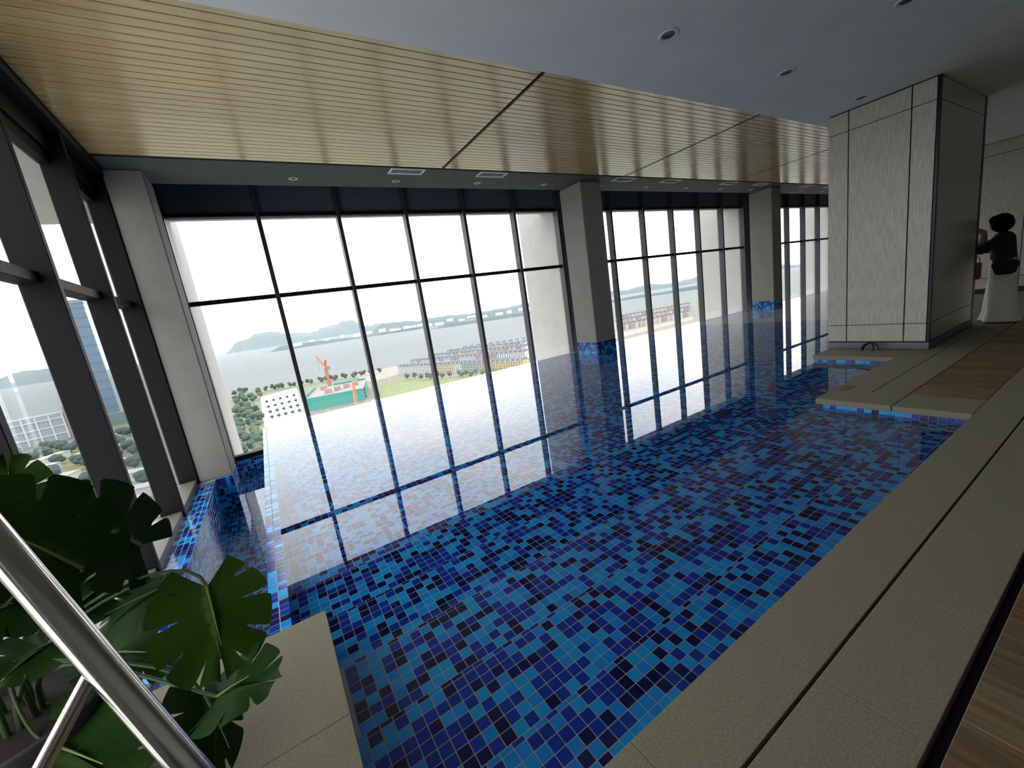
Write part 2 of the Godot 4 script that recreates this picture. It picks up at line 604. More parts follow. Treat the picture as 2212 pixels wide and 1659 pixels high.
func make_ceilings() -> void:
	var c := thing("ceiling", "flat off-white plasterboard ceiling over the deck", "ceiling", Vector3.ZERO, "", "structure")
	span(c, "plasterboard", Vector3(-1.2, CEIL, -3.04), Vector3(26.0, 4.5, 5.0), M.white)
	var s := thing("ceiling_soffit", "dark grey soffit strip above the window wall", "ceiling", Vector3.ZERO, "", "structure")
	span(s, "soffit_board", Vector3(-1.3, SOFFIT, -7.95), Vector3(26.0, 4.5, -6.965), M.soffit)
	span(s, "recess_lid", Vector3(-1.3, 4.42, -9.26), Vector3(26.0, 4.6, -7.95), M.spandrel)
	var wd := thing("ceiling_wood", "glossy pale timber slat ceiling over the pool", "ceiling", Vector3.ZERO, "", "structure")
	span(wd, "backing", Vector3(-1.2, SOFFIT + 0.03, -6.965), Vector3(26.0, 4.5, -3.04), M.black)
	rng.seed = 3
	var x0 := -1.195
	for k in 6:
		var xe: float = minf(-1.17 + 4.5 * (k + 1), 26.0)
		var z := -3.05
		while z > -6.9:
			span(wd, "slat", Vector3(x0, SOFFIT, z), Vector3(xe - 0.03, SOFFIT + 0.03, maxf(z - 0.097, -6.965)), M.slat[rng.randi() % 3], 0.003)
			z -= 0.1072
		if xe < 25.9:
			span(wd, "slot_rail", Vector3(xe - 0.012, SOFFIT - 0.004, -6.96), Vector3(xe + 0.002, SOFFIT + 0.03, -3.05), M.darkmetal)
		x0 = xe + 0.03

func make_paving() -> void:
	var f := thing("floor", "grey stone paving and timber-look planks around the pool", "floor", Vector3.ZERO, "", "structure")
	# bed under the slabs
	for r: Array in [[-1.22, 4.70, -0.76, 5.0], [-1.22, -0.06, -2.16, -0.76], [4.70, 6.90, -1.85, 5.0], [6.90, 14.62, -2.77, 5.0], [14.62, 26.0, -2.78, 5.0]]:
		span(f, "bed", Vector3(r[0], -1.4 if r[2] < -2.0 and r[0] < 0 else -0.5, r[2]), Vector3(r[1], -0.050, r[3]), M.joint)
	var slab := func(x0: float, x1: float, z0: float, z1: float) -> void:
		span(f, "paving_slab", Vector3(x0 + 0.001, -0.055, z0), Vector3(x1 - 0.001, 0.0, z1), M.stone, 0.0015)
	# two courses along the near edge
	for i in 9:
		var x := -0.6 + 0.65 * i
		slab.call(maxf(x, -0.03), minf(x + 0.65, 5.06), -0.795, -0.552)
		slab.call(x, x + 0.65, -0.541, -0.27)
	# landing beside the plant
	slab.call(-1.22, -0.028, -1.50, -0.552)
	slab.call(-1.22, -0.028, -2.195, -1.502)
	# jutting landing in front of the column
	slab.call(4.655, 5.06, -1.885, -1.296)
	slab.call(4.655, 5.06, -1.288, -0.80)
	slab.call(6.835, 7.01, -1.885, -1.564)
	for i in 15:
		var x := 5.06 + 0.65 * i
		if i == 14:
			slab.call(x, 14.56, -1.70, -1.296)
			break
		slab.call(x, x + 0.65 if i != 2 else 6.833, -1.885 if x < 6.8 else -1.70, -1.564)
		slab.call(x, x + 0.65, -1.556, -1.296)
		slab.call(x, x + 0.65, -0.795, -0.552)
		slab.call(x, x + 0.65, -0.541, -0.27)
	# ledge in front of the clad column
	slab.call(6.835, 7.42, -2.80, -1.887)
	slab.call(7.012, 7.42, -1.885, -1.702)
	for i in 8:
		slab.call(9.56 + 0.65 * i, minf(10.21 + 0.65 * i, 14.6), -2.80, -1.71)
	# timber-look planks
	rng.seed = 8
	for i in 44:
		var x := 0.3 + 0.2 * i
		var z := -0.235 - (0.35 if i % 2 else 0.0)
		for j in 3:
			var za := maxf(-0.235, z + 0.9 * j)
			if z + 0.9 * (j + 1) - 0.002 > za:
				span(f, "plank", Vector3(x + 0.001, -0.035, za), Vector3(x + 0.199, 0.0, z + 0.9 * (j + 1) - 0.002), M.plank[rng.randi() % 3], 0.002)
		if x > 5.0:
			span(f, "plank", Vector3(x + 0.001, -0.035, -1.288), Vector3(x + 0.199, 0.0, -0.80), M.plank[rng.randi() % 3], 0.002)
	span(f, "screed", Vector3(-1.22, -0.03, 1.9), Vector3(26, 0.0, 5.0), M.stone)
	span(f, "screed", Vector3(9.11, -0.03, -1.288), Vector3(26, -0.002, 1.9), M.plank[0])
	span(f, "screed", Vector3(-1.22, -0.03, -0.235), Vector3(0.29, 0.0, 1.9), M.plank[1])
	span(f, "inlay", Vector3(5.03, -0.01, -1.845), Vector3(5.26, 0.0015, -1.745), mat(Color(0.42, 0.34, 0.22), 0.7), 0.001)

func in_pool(p: Vector3) -> bool:
	if p.x < -0.03: return p.z < -2.2
	if p.x < 4.66: return true
	if p.x < 6.84: return p.z < -1.89
	return p.z < -2.8

func make_pool() -> void:
	var f := thing("pool_floor", "pool floor of small blue and navy mosaic tiles", "pool floor", Vector3.ZERO, "", "structure")
	span(f, "screed", Vector3(-0.3, -1.4, -8.36), Vector3(26.0, POOL_FLOOR, -0.7), M.grout)
	mosaic(f, Vector3(-0.197, POOL_FLOOR, -0.80), Vector3(1, 0, 0), Vector3(0, 0, -1), 12.0, 7.5, 300, 11, true)
	# side faces of the basin under the paving
	var s := thing("pool_sides", "tiled sides of the pool under the stone edge", "pool side", Vector3.ZERO, "", "structure")
	span(s, "side_wall", Vector3(4.665, -0.5, -1.875), Vector3(4.75, -0.055, -0.8), M.grout)
	mosaic(s, Vector3(4.664, -0.056, -1.875), Vector3(0, 0, 1), Vector3(0, -1, 0), 1.08, 0.28, 60, 12)
	span(s, "side_wall", Vector3(6.845, -0.5, -2.79), Vector3(6.93, -0.055, -1.88), M.grout)
	mosaic(s, Vector3(6.844, -0.056, -2.79), Vector3(0, 0, 1), Vector3(0, -1, 0), 0.90, 0.28, 40, 13)
	span(s, "side_wall", Vector3(4.67, -0.5, -1.87), Vector3(6.93, -0.055, -1.8), M.grout)
	span(s, "side_wall", Vector3(6.85, -0.5, -2.785), Vector3(26, -0.055, -2.7), M.grout)
	span(s, "side_wall", Vector3(-0.1, -0.5, -0.785), Vector3(4.7, -0.055, -0.7), M.tiles[2])
	span(s, "side_wall", Vector3(-0.11, -0.5, -2.18), Vector3(-0.04, -0.055, -0.75), M.tiles[2])
	# overflow edges
	var w := thing("trim_5", "narrow two-tile overflow edge between pool and side gutter", "pool edge", Vector3.ZERO, "", "structure")
	span(w, "wall_core", Vector3(-0.303, -1.4, -8.40), Vector3(-0.197, WATER - 0.006, -2.19), M.grout)
	mosaic(w, Vector3(-0.305, WATER - 0.006, -2.195), Vector3(0, 0, -1), Vector3(1, 0, 0), 6.2, 0.11, 226, 14)
	mosaic(w, Vector3(-0.197, WATER - 0.012, -2.195), Vector3(0, 0, -1), Vector3(0, -1, 0), 6.2, 0.25, 120, 15)
	w = thing("trim_6", "long thin overflow edge of the pool before the windows", "pool edge", Vector3.ZERO, "", "structure")
	span(w, "wall_core", Vector3(-0.303, -1.4, -8.42), Vector3(26.0, WATER - 0.004, -8.32), M.grout)
	mosaic(w, Vector3(-0.303, WATER - 0.004, -8.315), Vector3(1, 0, 0), Vector3(0, 0, -1), 26.0, 0.11, 0, 16)
	# water
	var st := begin()
	for r: Array in [[-0.20, -0.03, -8.33, -2.19], [-0.03, 4.67, -8.33, -0.785], [4.67, 6.85, -8.33, -1.87], [6.85, 26.0, -8.33, -2.785]]:
		quad(st, Vector3(r[0], WATER, r[2]), Vector3(r[1], WATER, r[2]), Vector3(r[1], WATER, r[3]), Vector3(r[0], WATER, r[3]), Vector3.UP)
	var o := MeshInstance3D.new()
	o.name = "pool_water"
	o.mesh = done(st)
	o.material_override = M.water
	add_child(o)
	tag(o, "still clear pool water mirroring the windows", "water", "", "structure")
	# gutter beside the glass wall
	var g := thing("gutter", "blue mosaic overflow gutter between pool edge and side glass", "gutter", Vector3.ZERO, "", "structure")
	span(g, "gutter_bed", Vector3(-1.45, -1.6, -9.26), Vector3(-0.3, -1.25, -2.19), M.grout)
	mosaic(g, Vector3(-1.02, -1.25, -2.2), Vector3(0, 0, -1), Vector3(1, 0, 0), 6.9, 0.72, 120, 17)
	span(g, "ledge", Vector3(-1.45, -1.4, -9.26), Vector3(-1.02, -0.506, -2.19), M.grout)
	mosaic(g, Vector3(-1.235, -0.506, -2.2), Vector3(0, 0, -1), Vector3(1, 0, 0), 5.12, 0.215, 300, 18)
	mosaic(g, Vector3(-1.02, -0.51, -2.2), Vector3(0, 0, -1), Vector3(0, -1, 0), 7.0, 0.74, 160, 19)
	st = begin()
	quad(st, Vector3(-1.02, TROUGH, -9.09), Vector3(-0.3, TROUGH, -9.09), Vector3(-0.3, TROUGH, -2.19), Vector3(-1.02, TROUGH, -2.19), Vector3.UP)
	quad(st, Vector3(-0.3, TROUGH, -9.09), Vector3(26.0, TROUGH, -9.09), Vector3(26.0, TROUGH, -8.42), Vector3(-0.3, TROUGH, -8.42), Vector3.UP)
	o = MeshInstance3D.new()
	o.name = "gutter_water"
	o.mesh = done(st)
	o.material_override = M.water
	add_child(o)
	tag(o, "low water lying in the tiled overflow gutter", "water", "", "structure")

func make_column() -> void:
	var c := thing("clad_column", "broad square column clad in grey wood-grain panels at the pool end", "column", Vector3(8.49, 0, -2.275), "", "structure")
	var o := Vector3(8.49, 0, -2.275)
	span(c, "core", Vector3(7.45, 0.0, -2.82) - o, Vector3(9.53, CEIL, -1.73) - o, M.joint)
	span(c, "plinth", Vector3(7.425, 0.0, -2.845) - o, Vector3(9.555, 0.094, -1.705) - o, M.plinth, 0.004)
	var zs := [-2.838, -2.602, -1.962, -1.735]
	var ys := [0.104, 0.349, 3.028, CEIL - 0.012]
	for i in 3:
		for j in 3:
			span(c, "panel", Vector3(7.43, ys[j] + 0.004, zs[i] + 0.006) - o, Vector3(7.45, ys[j + 1] - 0.004, zs[i + 1] - 0.006) - o, M.panel, 0.002)
	var xs := [7.50, 9.44]
	for j in 3:
		span(c, "panel", Vector3(xs[0], ys[j] + 0.004, -1.73) - o, Vector3(xs[1], ys[j + 1] - 0.004, -1.712) - o, M.panel_dark, 0.002)
		span(c, "panel", Vector3(7.45, ys[j] + 0.004, -2.84) - o, Vector3(9.53, ys[j + 1] - 0.004, -2.82) - o, M.panel, 0.002)
		span(c, "panel", Vector3(9.53, ys[j] + 0.004, -2.82) - o, Vector3(9.55, ys[j + 1] - 0.004, -1.73) - o, M.panel, 0.002)
	for x: Array in [[7.437, 7.485], [9.455, 9.50], [9.515, 9.545]]:
		span(c, "corner_strip", Vector3(x[0], 0.10, -1.735) - o, Vector3(x[1], CEIL - 0.005, -1.708) - o, M.darkmetal, 0.002)
	# black hoop leaning on the plinth
	var h := thing("hose_hoop", "black hoop of hose standing before the column plinth", "hose", Vector3(7.25, 0, -2.27))
	var pts := PackedVector3Array()
	for i in 17:
		var a := PI * i / 16.0
		pts.append(Vector3(0.04 * sin(a), 0.015 + sin(a) * 0.10, -cos(a) * 0.095))
	part(h, "hoop", tube_mesh(pts, 0.012, 10), M.black)
	var p2 := PackedVector3Array()
	for i in 13:
		var a := PI * i / 12.0
		p2.append(Vector3(0.07 * sin(a) + 0.01, 0.013 + sin(a) * 0.085, -cos(a) * 0.06 - 0.02))
	part(h, "inner_loop", tube_mesh(p2, 0.010, 8), M.black)

func make_pillars() -> void:
	var i := 0
	for p: Array in [[-1.215, -0.80, -0.50, "corner pillar of pale plaster rising from the tiled ledge"], [6.82, 7.46, 0.19, "pale plaster pillar in the pool between crane window and next bay"], [15.08, 15.66, 0.19, "pale plaster pillar in the pool close to the clad column"]]:
		var o := thing("pillar", p[3], "pillar", Vector3((p[0] + p[1]) * 0.5, 0, -7.68), "", "structure")
		var b := o.position
		var front := -7.40 if i == 0 else -7.32
		span(o, "shaft", Vector3(p[0], p[2], -8.05) - b, Vector3(p[1], SOFFIT, front) - b, M.plaster, 0.012)
		span(o, "base_core", Vector3(p[0] + 0.006, -1.3, -8.04) - b, Vector3(p[1] - 0.006, p[2], front - 0.008) - b, M.grout)
		if i == 0:
			mosaic(o, Vector3(-1.02, -0.51, -7.404) - b, Vector3(1, 0, 0), Vector3(0, -1, 0), 0.22, 0.74, 0, 30)
			mosaic(o, Vector3(-0.801, -0.51, -8.04) - b, Vector3(0, 0, 1), Vector3(0, -1, 0), 0.72, 0.74, 0, 31)
		else:
			mosaic(o, Vector3(p[0] + 0.003, 0.19, -7.322) - b, Vector3(1, 0, 0), Vector3(0, -1, 0), p[1] - p[0] - 0.006, 0.5, 40, 32 + i)
			mosaic(o, Vector3(p[0] - 0.0, 0.19, -8.04) - b, Vector3(0, 0, 1), Vector3(0, -1, 0), 0.72, 0.5, 40, 42 + i)
		i += 1

# ------------------------------------------------------------------ ceiling fittings
func make_fittings() -> void:
	var ring := lathe([Vector2(0.045, 0.0), Vector2(0.062, -0.006), Vector2(0.068, -0.003), Vector2(0.068, 0.0)], 24)
	var cup := lathe([Vector2(0.0, 0.02), Vector2(0.03, 0.018), Vector2(0.044, 0.0), Vector2(0.046, -0.004)], 24)
	var first: Node3D
	for i in 15:
		var x := 1.03 + 1.668 * i
		if i == 0:
			first = thing("downlight", "small white recessed downlight in the soffit, first from the corner pillar", "downlight", Vector3(x, SOFFIT - 0.001, -7.6), "downlights along the dark soffit")
			part(first, "rim", ring, M.fitting)
			part(first, "reflector", cup, M.fitting)
		else:
			tag(copy(first, "downlight", Vector3(x, SOFFIT - 0.001, -7.6)), "small white recessed downlight in the soffit, %s from the corner pillar" % ORDER[i], "downlight")
	var spots := [[3.266, -2.32], [5.15, -2.33], [7.1, -2.36], [4.95, -1.357]]
	for i in 4:
		var s := thing("ceiling_spotlight", ["round recessed spotlight in the off-white ceiling before the timber slats", "round recessed spotlight in the off-white ceiling between its two row-mates", "round recessed spotlight in the off-white ceiling by the column top", "round recessed spotlight in the off-white ceiling set back from the row"][i], "downlight", Vector3(spots[i][0], CEIL - 0.001, spots[i][1]), "spotlights in the off-white ceiling")
		part(s, "rim", ring, M.fitting, Vector3.ZERO, Basis.from_scale(Vector3(1.15, 1.2, 1.15)))
		part(s, "reflector", lathe([Vector2(0.0, 0.0), Vector2(0.03, -0.001), Vector2(0.05, -0.002)], 20), M.darkmetal)
	# air grilles beside the timber ceiling
	var proto: Node3D
	for i in 8:
		var x := [2.74, 4.42, 8.0, 9.7, 12.3, 14.0, 17.0, 18.7][i] as float
		if i == 0:
			proto = thing("air_grille", "white louvred air grille in the soffit, first from the corner pillar", "air grille", Vector3(x, SOFFIT - 0.001, -7.09), "air grilles along the dark soffit")
			for s: float in [-1.0, 1.0]:
				part(proto, "rim", box_mesh(Vector3(0.60, 0.014, 0.035), 0.003), M.fitting, Vector3(0, -0.007, s * 0.11))
				part(proto, "rim", box_mesh(Vector3(0.035, 0.014, 0.185), 0.003), M.fitting, Vector3(s * 0.2825, -0.007, 0))
			part(proto, "backing", box_mesh(Vector3(0.53, 0.002, 0.185)), M.darkmetal, Vector3(0, -0.002, 0))
			for k in 7:
				part(proto, "louvre", box_mesh(Vector3(0.53, 0.003, 0.022)), M.fitting, Vector3(0, -0.008, -0.075 + 0.025 * k), Basis(Vector3.RIGHT, 0.5))
		else:
			tag(copy(proto, "air_grille", Vector3(x, SOFFIT - 0.001, -7.09)), "white louvred air grille in the soffit, %s from the corner pillar" % ORDER[i], "air grille")

# ------------------------------------------------------------------ the bay outside
func land_mesh(outline: PackedVector2Array, y: float, thick := 0.0) -> ArrayMesh:
	var st := begin()
	var ids := Geometry2D.triangulate_polygon(outline)
	for i in range(0, ids.size(), 3):
		var a := outline[ids[i]]
		var b := outline[ids[i + 1]]
		var c := outline[ids[i + 2]]
		tri(st, Vector3(a.x, y, a.y), Vector3(b.x, y, b.y), Vector3(c.x, y, c.y), Vector3.UP)
	if thick > 0.0:
		for i in outline.size():
			var a := outline[i]
			var b := outline[(i + 1) % outline.size()]
			var n := Vector3(b.y - a.y, 0, a.x - b.x)
			quad(st, Vector3(a.x, y, a.y), Vector3(b.x, y, b.y), Vector3(b.x, y - thick, b.y), Vector3(a.x, y - thick, a.y), n)
	return done(st)

func patch(called: String, label: String, category: String, pixels: Array, lift: float, material: Material) -> void:
	var outline := PackedVector2Array()
	for q: Array in pixels:
		var p := on_ground(q[0], q[1])
		outline.append(Vector2(p.x, p.z))
	var o := part(self, numbered(called), land_mesh(outline, GROUND + lift, lift), material)
	tag(o, label, category, "", "structure")

func hill_range(called: String, label: String, from: Vector2, to: Vector2, depth: float, low: float, high: float, seed_: int, material: Material) -> void:
	var n := FastNoiseLite.new()
	n.seed = seed_
	n.frequency = 0.0016
	n.fractal_octaves = 4
	var st := begin()
	var steps := 90
	var rows := 9
	var along := to - from
	var across := Vector2(along.y, -along.x).normalized()
	if across.y > 0.0:
		across = -across
	var grid := []
	for j in rows + 1:
		var v := float(j) / rows
		var line := PackedVector3Array()
		for i in steps + 1:
			var u := float(i) / steps
			var p := from + along * u + across * depth * v
			var k := clampf(n.get_noise_2d(p.x, p.y) * 1.1 + 0.5, 0.0, 1.0)
			var ends := smoothstep(0.0, 0.06, u) * smoothstep(1.0, 0.9, u)
			var y := GROUND - 2.0 + sin(PI * minf(v * 1.25, 1.0)) * lerpf(low, high, k) * ends + (3.0 if j > 0 else 0.0)
			line.append(Vector3(p.x, y, p.y))
		grid.append(line)
	add_ring(st, grid, 1, false)
	var o := part(self, numbered(called), done(st), material)
	tag(o, label, "hills", "", "structure")

func make_tree(called: String, label: String, group: String, height: float, radius: float, seed_: int, material: Material) -> Node3D:
	rng.seed = seed_
	var t := thing(called, label, "tree", Vector3.ZERO, group)
	part(t, "trunk", tube_mesh(PackedVector3Array([Vector3.ZERO, Vector3(0, height * 0.55, 0)]), height * 0.03, 6), M.bark)
	var st := begin()
	for k in 7:
		var c := Vector3(rng.randf_range(-0.5, 0.5) * radius, height * rng.randf_range(0.45, 0.82), rng.randf_range(-0.5, 0.5) * radius)
		var r := radius * rng.randf_range(0.45, 0.75)
		var rings := []
		for i in 6:
			var a := PI * (i / 5.0 - 0.5)
			var ring := PackedVector3Array()
			for j in 8:
				var b := TAU * j / 8.0
				var q := r * rng.randf_range(0.82, 1.12)
				ring.append(c + Vector3(cos(a) * cos(b), sin(a) * 0.85, cos(a) * sin(b)) * q)
			rings.append(ring)
		add_ring(st, rings)
	part(t, "crown", done(st), material)
	return t

func make_house(called: String, label: String, group: String, wall: Color) -> Node3D:
	var h := thing(called, label, "house", Vector3.ZERO, group)
	var st := begin()
	add_box(st, Vector3(0, 5.5, 0), Vector3(7.4, 11.0, 13.0))
	part(h, "walls", done(st), mat(wall, 0.85))
	st = begin()
	var a := [Vector3(-3.9, 11, -6.8), Vector3(3.9, 11, -6.8), Vector3(3.9, 11, 6.8), Vector3(-3.9, 11, 6.8)]
	var b := [Vector3(-2.6, 14, -5.0), Vector3(2.6, 14, -5.0), Vector3(2.6, 14, 5.0), Vector3(-2.6, 14, 5.0)]
	for i in 4:
		var k := (i + 1) % 4
		quad(st, a[i], a[k], b[k], b[i], (a[i] + a[k]) * Vector3(1, 0, 1) + Vector3.UP)
	quad(st, b[0], b[1], b[2], b[3], Vector3.UP)
	part(h, "roof", done(st), M.roof_slate)
	for fl in 3:
		for sx: float in [-1.0, 1.0]:
			part(h, "window", box_mesh(Vector3(1.3, 2.1, 0.2)), M.dark_pane, Vector3(sx * 1.8, 2.2 + fl * 3.3, 6.5))
			if fl == 1:
				part(h, "window", box_mesh(Vector3(0.2, 2.1, 1.3)), M.dark_pane, Vector3(3.7 * sx, 5.5, 2.0))
	part(h, "dormer", box_mesh(Vector3(1.6, 1.8, 1.6)), M.house_white, Vector3(0, 12.0, 5.4))
	return h

func make_outside() -> void:
	M.bark = mat(Color(0.30, 0.25, 0.20), 0.9)
	M.leaf_far = [mat(Color(0.24, 0.30, 0.23), 0.9), mat(Color(0.30, 0.36, 0.26), 0.9), mat(Color(0.22, 0.30, 0.27), 0.9)]
	M.roof_slate = mat(Color(0.36, 0.37, 0.40), 0.8)
	M.dark_pane = mat(Color(0.10, 0.12, 0.16), 0.3)
	M.house_white = mat(Color(0.72, 0.71, 0.70), 0.85)
	M.net = grained(mat(Color(1, 1, 1), 0.8), noise_tex(0.03, Color(0.12, 0.44, 0.41), Color(0.26, 0.58, 0.54), 4), Vector3.ONE * 0.05)
	M.orange = mat(Color(0.66, 0.38, 0.18), 0.6)
	M.slab_pink = grained(mat(Color(1, 1, 1), 0.9), noise_tex(0.05, Color(0.45, 0.38, 0.37), Color(0.66, 0.58, 0.55), 5), Vector3.ONE * 0.04)
	M.grass = grained(mat(Color(1, 1, 1), 0.95), noise_tex(0.02, Color(0.34, 0.38, 0.20), Color(0.48, 0.48, 0.31), 5, FastNoiseLite.TYPE_SIMPLEX, 512, 51), Vector3.ONE * 0.012)
	M.sand = grained(mat(Color(1, 1, 1), 0.95), noise_tex(0.02, Color(0.46, 0.45, 0.40), Color(0.58, 0.56, 0.51), 5, FastNoiseLite.TYPE_SIMPLEX, 512, 52), Vector3.ONE * 0.01)
	M.land = grained(mat(Color(1, 1, 1), 0.95), noise_tex(0.02, Color(0.30, 0.34, 0.29), Color(0.54, 0.51, 0.45), 6, FastNoiseLite.TYPE_SIMPLEX, 1024, 53), Vector3.ONE * 0.006)
	M.pale = mat(Color(0.60, 0.59, 0.58), 0.9)
	M.sea = bumpy(mat(Color(0.39, 0.405, 0.40), 0.5, 0.0, 0.15), 0.03, 2.0)
	M.sea.uv1_triplanar = true
	M.sea.uv1_world_triplanar = true
	M.sea.uv1_scale = Vector3.ONE * 0.01
	M.hill = grained(mat(Color(1, 1, 1), 0.95), noise_tex(0.02, Color(0.20, 0.28, 0.29), Color(0.32, 0.38, 0.37), 5), Vector3.ONE * 0.0015)
	var o := part(self, "sea", land_mesh(PackedVector2Array([Vector2(-12000, -380), Vector2(12000, -380), Vector2(12000, -13000), Vector2(-12000, -13000)]), GROUND - 1.0), M.sea)
	tag(o, "pale grey bay under an overcast sky", "sea", "", "structure")
	# near shore
	var line := PackedVector2Array([Vector2(-2500, -20), Vector2(3500, -20), Vector2(3500, -980), Vector2(2000, -900)])
	for q: Array in [[1480, 650], [1340, 678], [1140, 732], [1000, 757], [900, 781], [800, 803], [690, 822], [560, 838], [480, 852], [300, 880]]:
		var p := on_ground(q[0], q[1])
		line.append(Vector2(p.x, p.z))
	line.append(Vector2(-330, -1010))
	line.append(Vector2(-700, -900))
	line.append(Vector2(-2500, -950))
	o = part(self, "shore_land", land_mesh(line, GROUND, 3.0), M.land)
	tag(o, "flat built-up shore between the tower and the bay", "land", "", "structure")
	patch("field", "green lawn between the construction site and the townhouses", "field", [[805, 838], [860, 822], [930, 822], [985, 826], [900, 848], [830, 862]], 0.5, M.grass)
	patch("beach", "pale sandy strip along the bay shore", "beach", [[760, 812], [870, 788], [900, 783], [930, 790], [880, 806], [800, 826]], 0.4, M.sand)
	patch("field", "long lawn in front of the townhouse terraces", "field", [[930, 822], [1080, 805], [1120, 806], [1120, 818], [985, 838]], 0.6, M.grass)
	patch("plaza", "white paved plaza planted with rows of clipped trees", "plaza", [[562, 858], [640, 838], [668, 905], [700, 960], [590, 985], [572, 930]], 0.5, M.pale)
	patch("road", "pale road running past the construction site", "road", [[800, 866], [960, 838], [985, 842], [830, 880]], 0.7, M.pale)
	patch("field", "dry olive field beneath the side glass wall", "field", [[40, 985], [170, 955], [190, 1010], [80, 1040]], 0.5, M.grass)
	patch("beach", "sand flats on the shore past the second window bay", "beach", [[1320, 700], [1480, 664], [1500, 690], [1330, 732]], 0.4, M.sand)
	# hills
	hill_range("hill", "long blue hill range across the bay behind the crane", Vector2(-420, -6300), Vector2(1900, -6300), 900.0, 80.0, 210.0, 4, M.hill)
	hill_range("hill", "hazy headland hills behind the side glass wall", Vector2(-3600, -6300), Vector2(-1750, -6800), 900.0, 80.0, 200.0, 5, M.hill)
	hill_range("hill", "wooded far shore hills behind the townhouses", Vector2(750, -3500), Vector2(2900, -3000), 600.0, 35.0, 95.0, 6, M.hill)
	hill_range("hill", "low wooded point reaching into the bay", Vector2(20, -3400), Vector2(1300, -3050), 260.0, 12.0, 34.0, 7, M.hill)
	hill_range("hill", "far blue ridge past the second window bay", Vector2(2500, -3300), Vector2(6500, -2600), 700.0, 30.0, 80.0, 8, M.hill)
	hill_range("hill", "low green far shore past the townhouse roofs", Vector2(900, -2450), Vector2(2600, -1500), 200.0, 8.0, 22.0, 9, M.hill)
	rng.seed = 60
	var bld := part(self, numbered("shore_building"), box_mesh(Vector3(46, 26, 20)), M.house_white, Vector3(620, GROUND + 26, -3220))
	tag(bld, "small white block on the far wooded point", "building", "white blocks on the far shore")
	free_spot(bld.position, 40.0)
	for i in 26:
		var u := 0.0
		var c: MeshInstance3D = bld.duplicate()
		c.name = numbered("shore_building")
		add_child(c)
		for k in 400:
			u = rng.randf()
			c.position = Vector3(lerpf(200, 2300, u), GROUND + rng.randf_range(14, 34), lerpf(-3340, -2550, u) - rng.randf() * 100.0)
			if free_spot(c.position, 40.0):
				break
		c.scale = Vector3(rng.randf_range(0.6, 1.6), rng.randf_range(0.5, 1.1), 1)
	# townhouse terraces
	var walls := [["white", Color(0.72, 0.71, 0.70)], ["cream", Color(0.70, 0.65, 0.54)], ["pink", Color(0.66, 0.55, 0.54)], ["mint green", Color(0.52, 0.61, 0.57)], ["yellow", Color(0.68, 0.61, 0.44)]]
	var proto := []
	for k in 5:
		proto.append(null)
	var rows := [[[868, 806], [1138, 795]], [[893, 793], [1140, 774]], [[930, 781], [1140, 761]], [[968, 771], [1140, 751]], [[1000, 763], [1140, 743]], [[1335, 716], [1490, 683]], [[1335, 704], [1490, 673]], [[1335, 694], [1490, 664]]]
	for r in rows.size():
		var a := on_ground(rows[r][0][0], rows[r][0][1])
		var b := on_ground(rows[r][1][0], rows[r][1][1])
		var len := a.distance_to(b)
		var step := 7.9 if r < 3 else 12.0
		var n := mini(int(len / step), 30)
		var ang := atan2(b.x - a.x, b.z - a.z) - PI / 2
		for i in n:
			var k: int
			if r == 0:
				var u := float(i) / n
				k = 0 if u < 0.33 else (1 if u < 0.48 else (0 if u < 0.55 else (3 if u < 0.68 else (2 if u < 0.8 else 4))))
			else:
				k = [0, 0, 1, 0, 2][rng.randi() % 5]
			var where := a.lerp(b, (i + 0.5) / n)
			var label: String = "%s terraced townhouse with grey mansard roof in the %s" % [walls[k][0], ROWS[r]]
			if proto[k] == null:
				proto[k] = make_house("townhouse", label, "%s townhouses in the %s" % [walls[k][0], ROWS[r]], walls[k][1])
				proto[k].position = where
				proto[k].rotation.y = ang
			else:
				tag(copy(proto[k], "townhouse", where, ang), label, "house", "%s townhouses in the %s" % [walls[k][0], ROWS[r]])
	# construction site
	var c0 := on_ground(735, 862)
	var site := thing("construction_site", "unfinished concrete building wrapped in teal netting below the crane", "building", c0)
	site.rotation.y = -0.25
	for fl in 3:
		part(site, "floor_slab", box_mesh(Vector3(62, 0.8, 84)), M.slab_pink, Vector3(0, 3.6 + fl * 4.2, 0))
	for x in 6:
		for z in 7:
			part(site, "concrete_post", box_mesh(Vector3(0.9, 12.4, 0.9)), M.concrete, Vector3(-28 + x * 11.2, 6.2, -39 + z * 13))
	for s: Array in [[Vector3(62, 14, 0.4), Vector3(0, 7, 42.5)], [Vector3(0.4, 15, 85), Vector3(-31.5, 7.5, 0)], [Vector3(0.4, 13, 60), Vector3(31.5, 6.5, -8)], [Vector3(40, 15, 0.4), Vector3(10, 7.5, -42.5)]]:
		part(site, "safety_net", box_mesh(s[0]), M.net, s[1])
	for i in 5:
		part(site, "core_block", box_mesh(Vector3(7, 5, 6)), M.slab_pink, Vector3(-18 + i * 9.5, 14.8, -20 + (i * 37) % 45))
	make_cranes()
	free_spot(on_ground(95, 958), 52.0)
	free_spot(on_ground(243, 915), 36.0)
	for q: Array in SHEDS:
		spots.append([on_ground(q[0], q[1]), 19.0])
	# trees
	var kinds := ["dark green", "mid green", "blue green"]
	var tp := []
	for k in 3:
		tp.append(make_tree("tree", "%s rounded tree in the grove outside the corner window" % kinds[k], "grove trees by the plaza", 11.0, 4.2, 70 + k, M.leaf_far[k]))
	rng.seed = 77
	for i in 63:
		var p := clear_ground(508, 566, 848, 990, 4.6)
		if p == Vector3.INF:
			continue
		if i < 3:
			tp[i].position = p
		else:
			copy(tp[i % 3], "tree", p, rng.randf() * TAU)
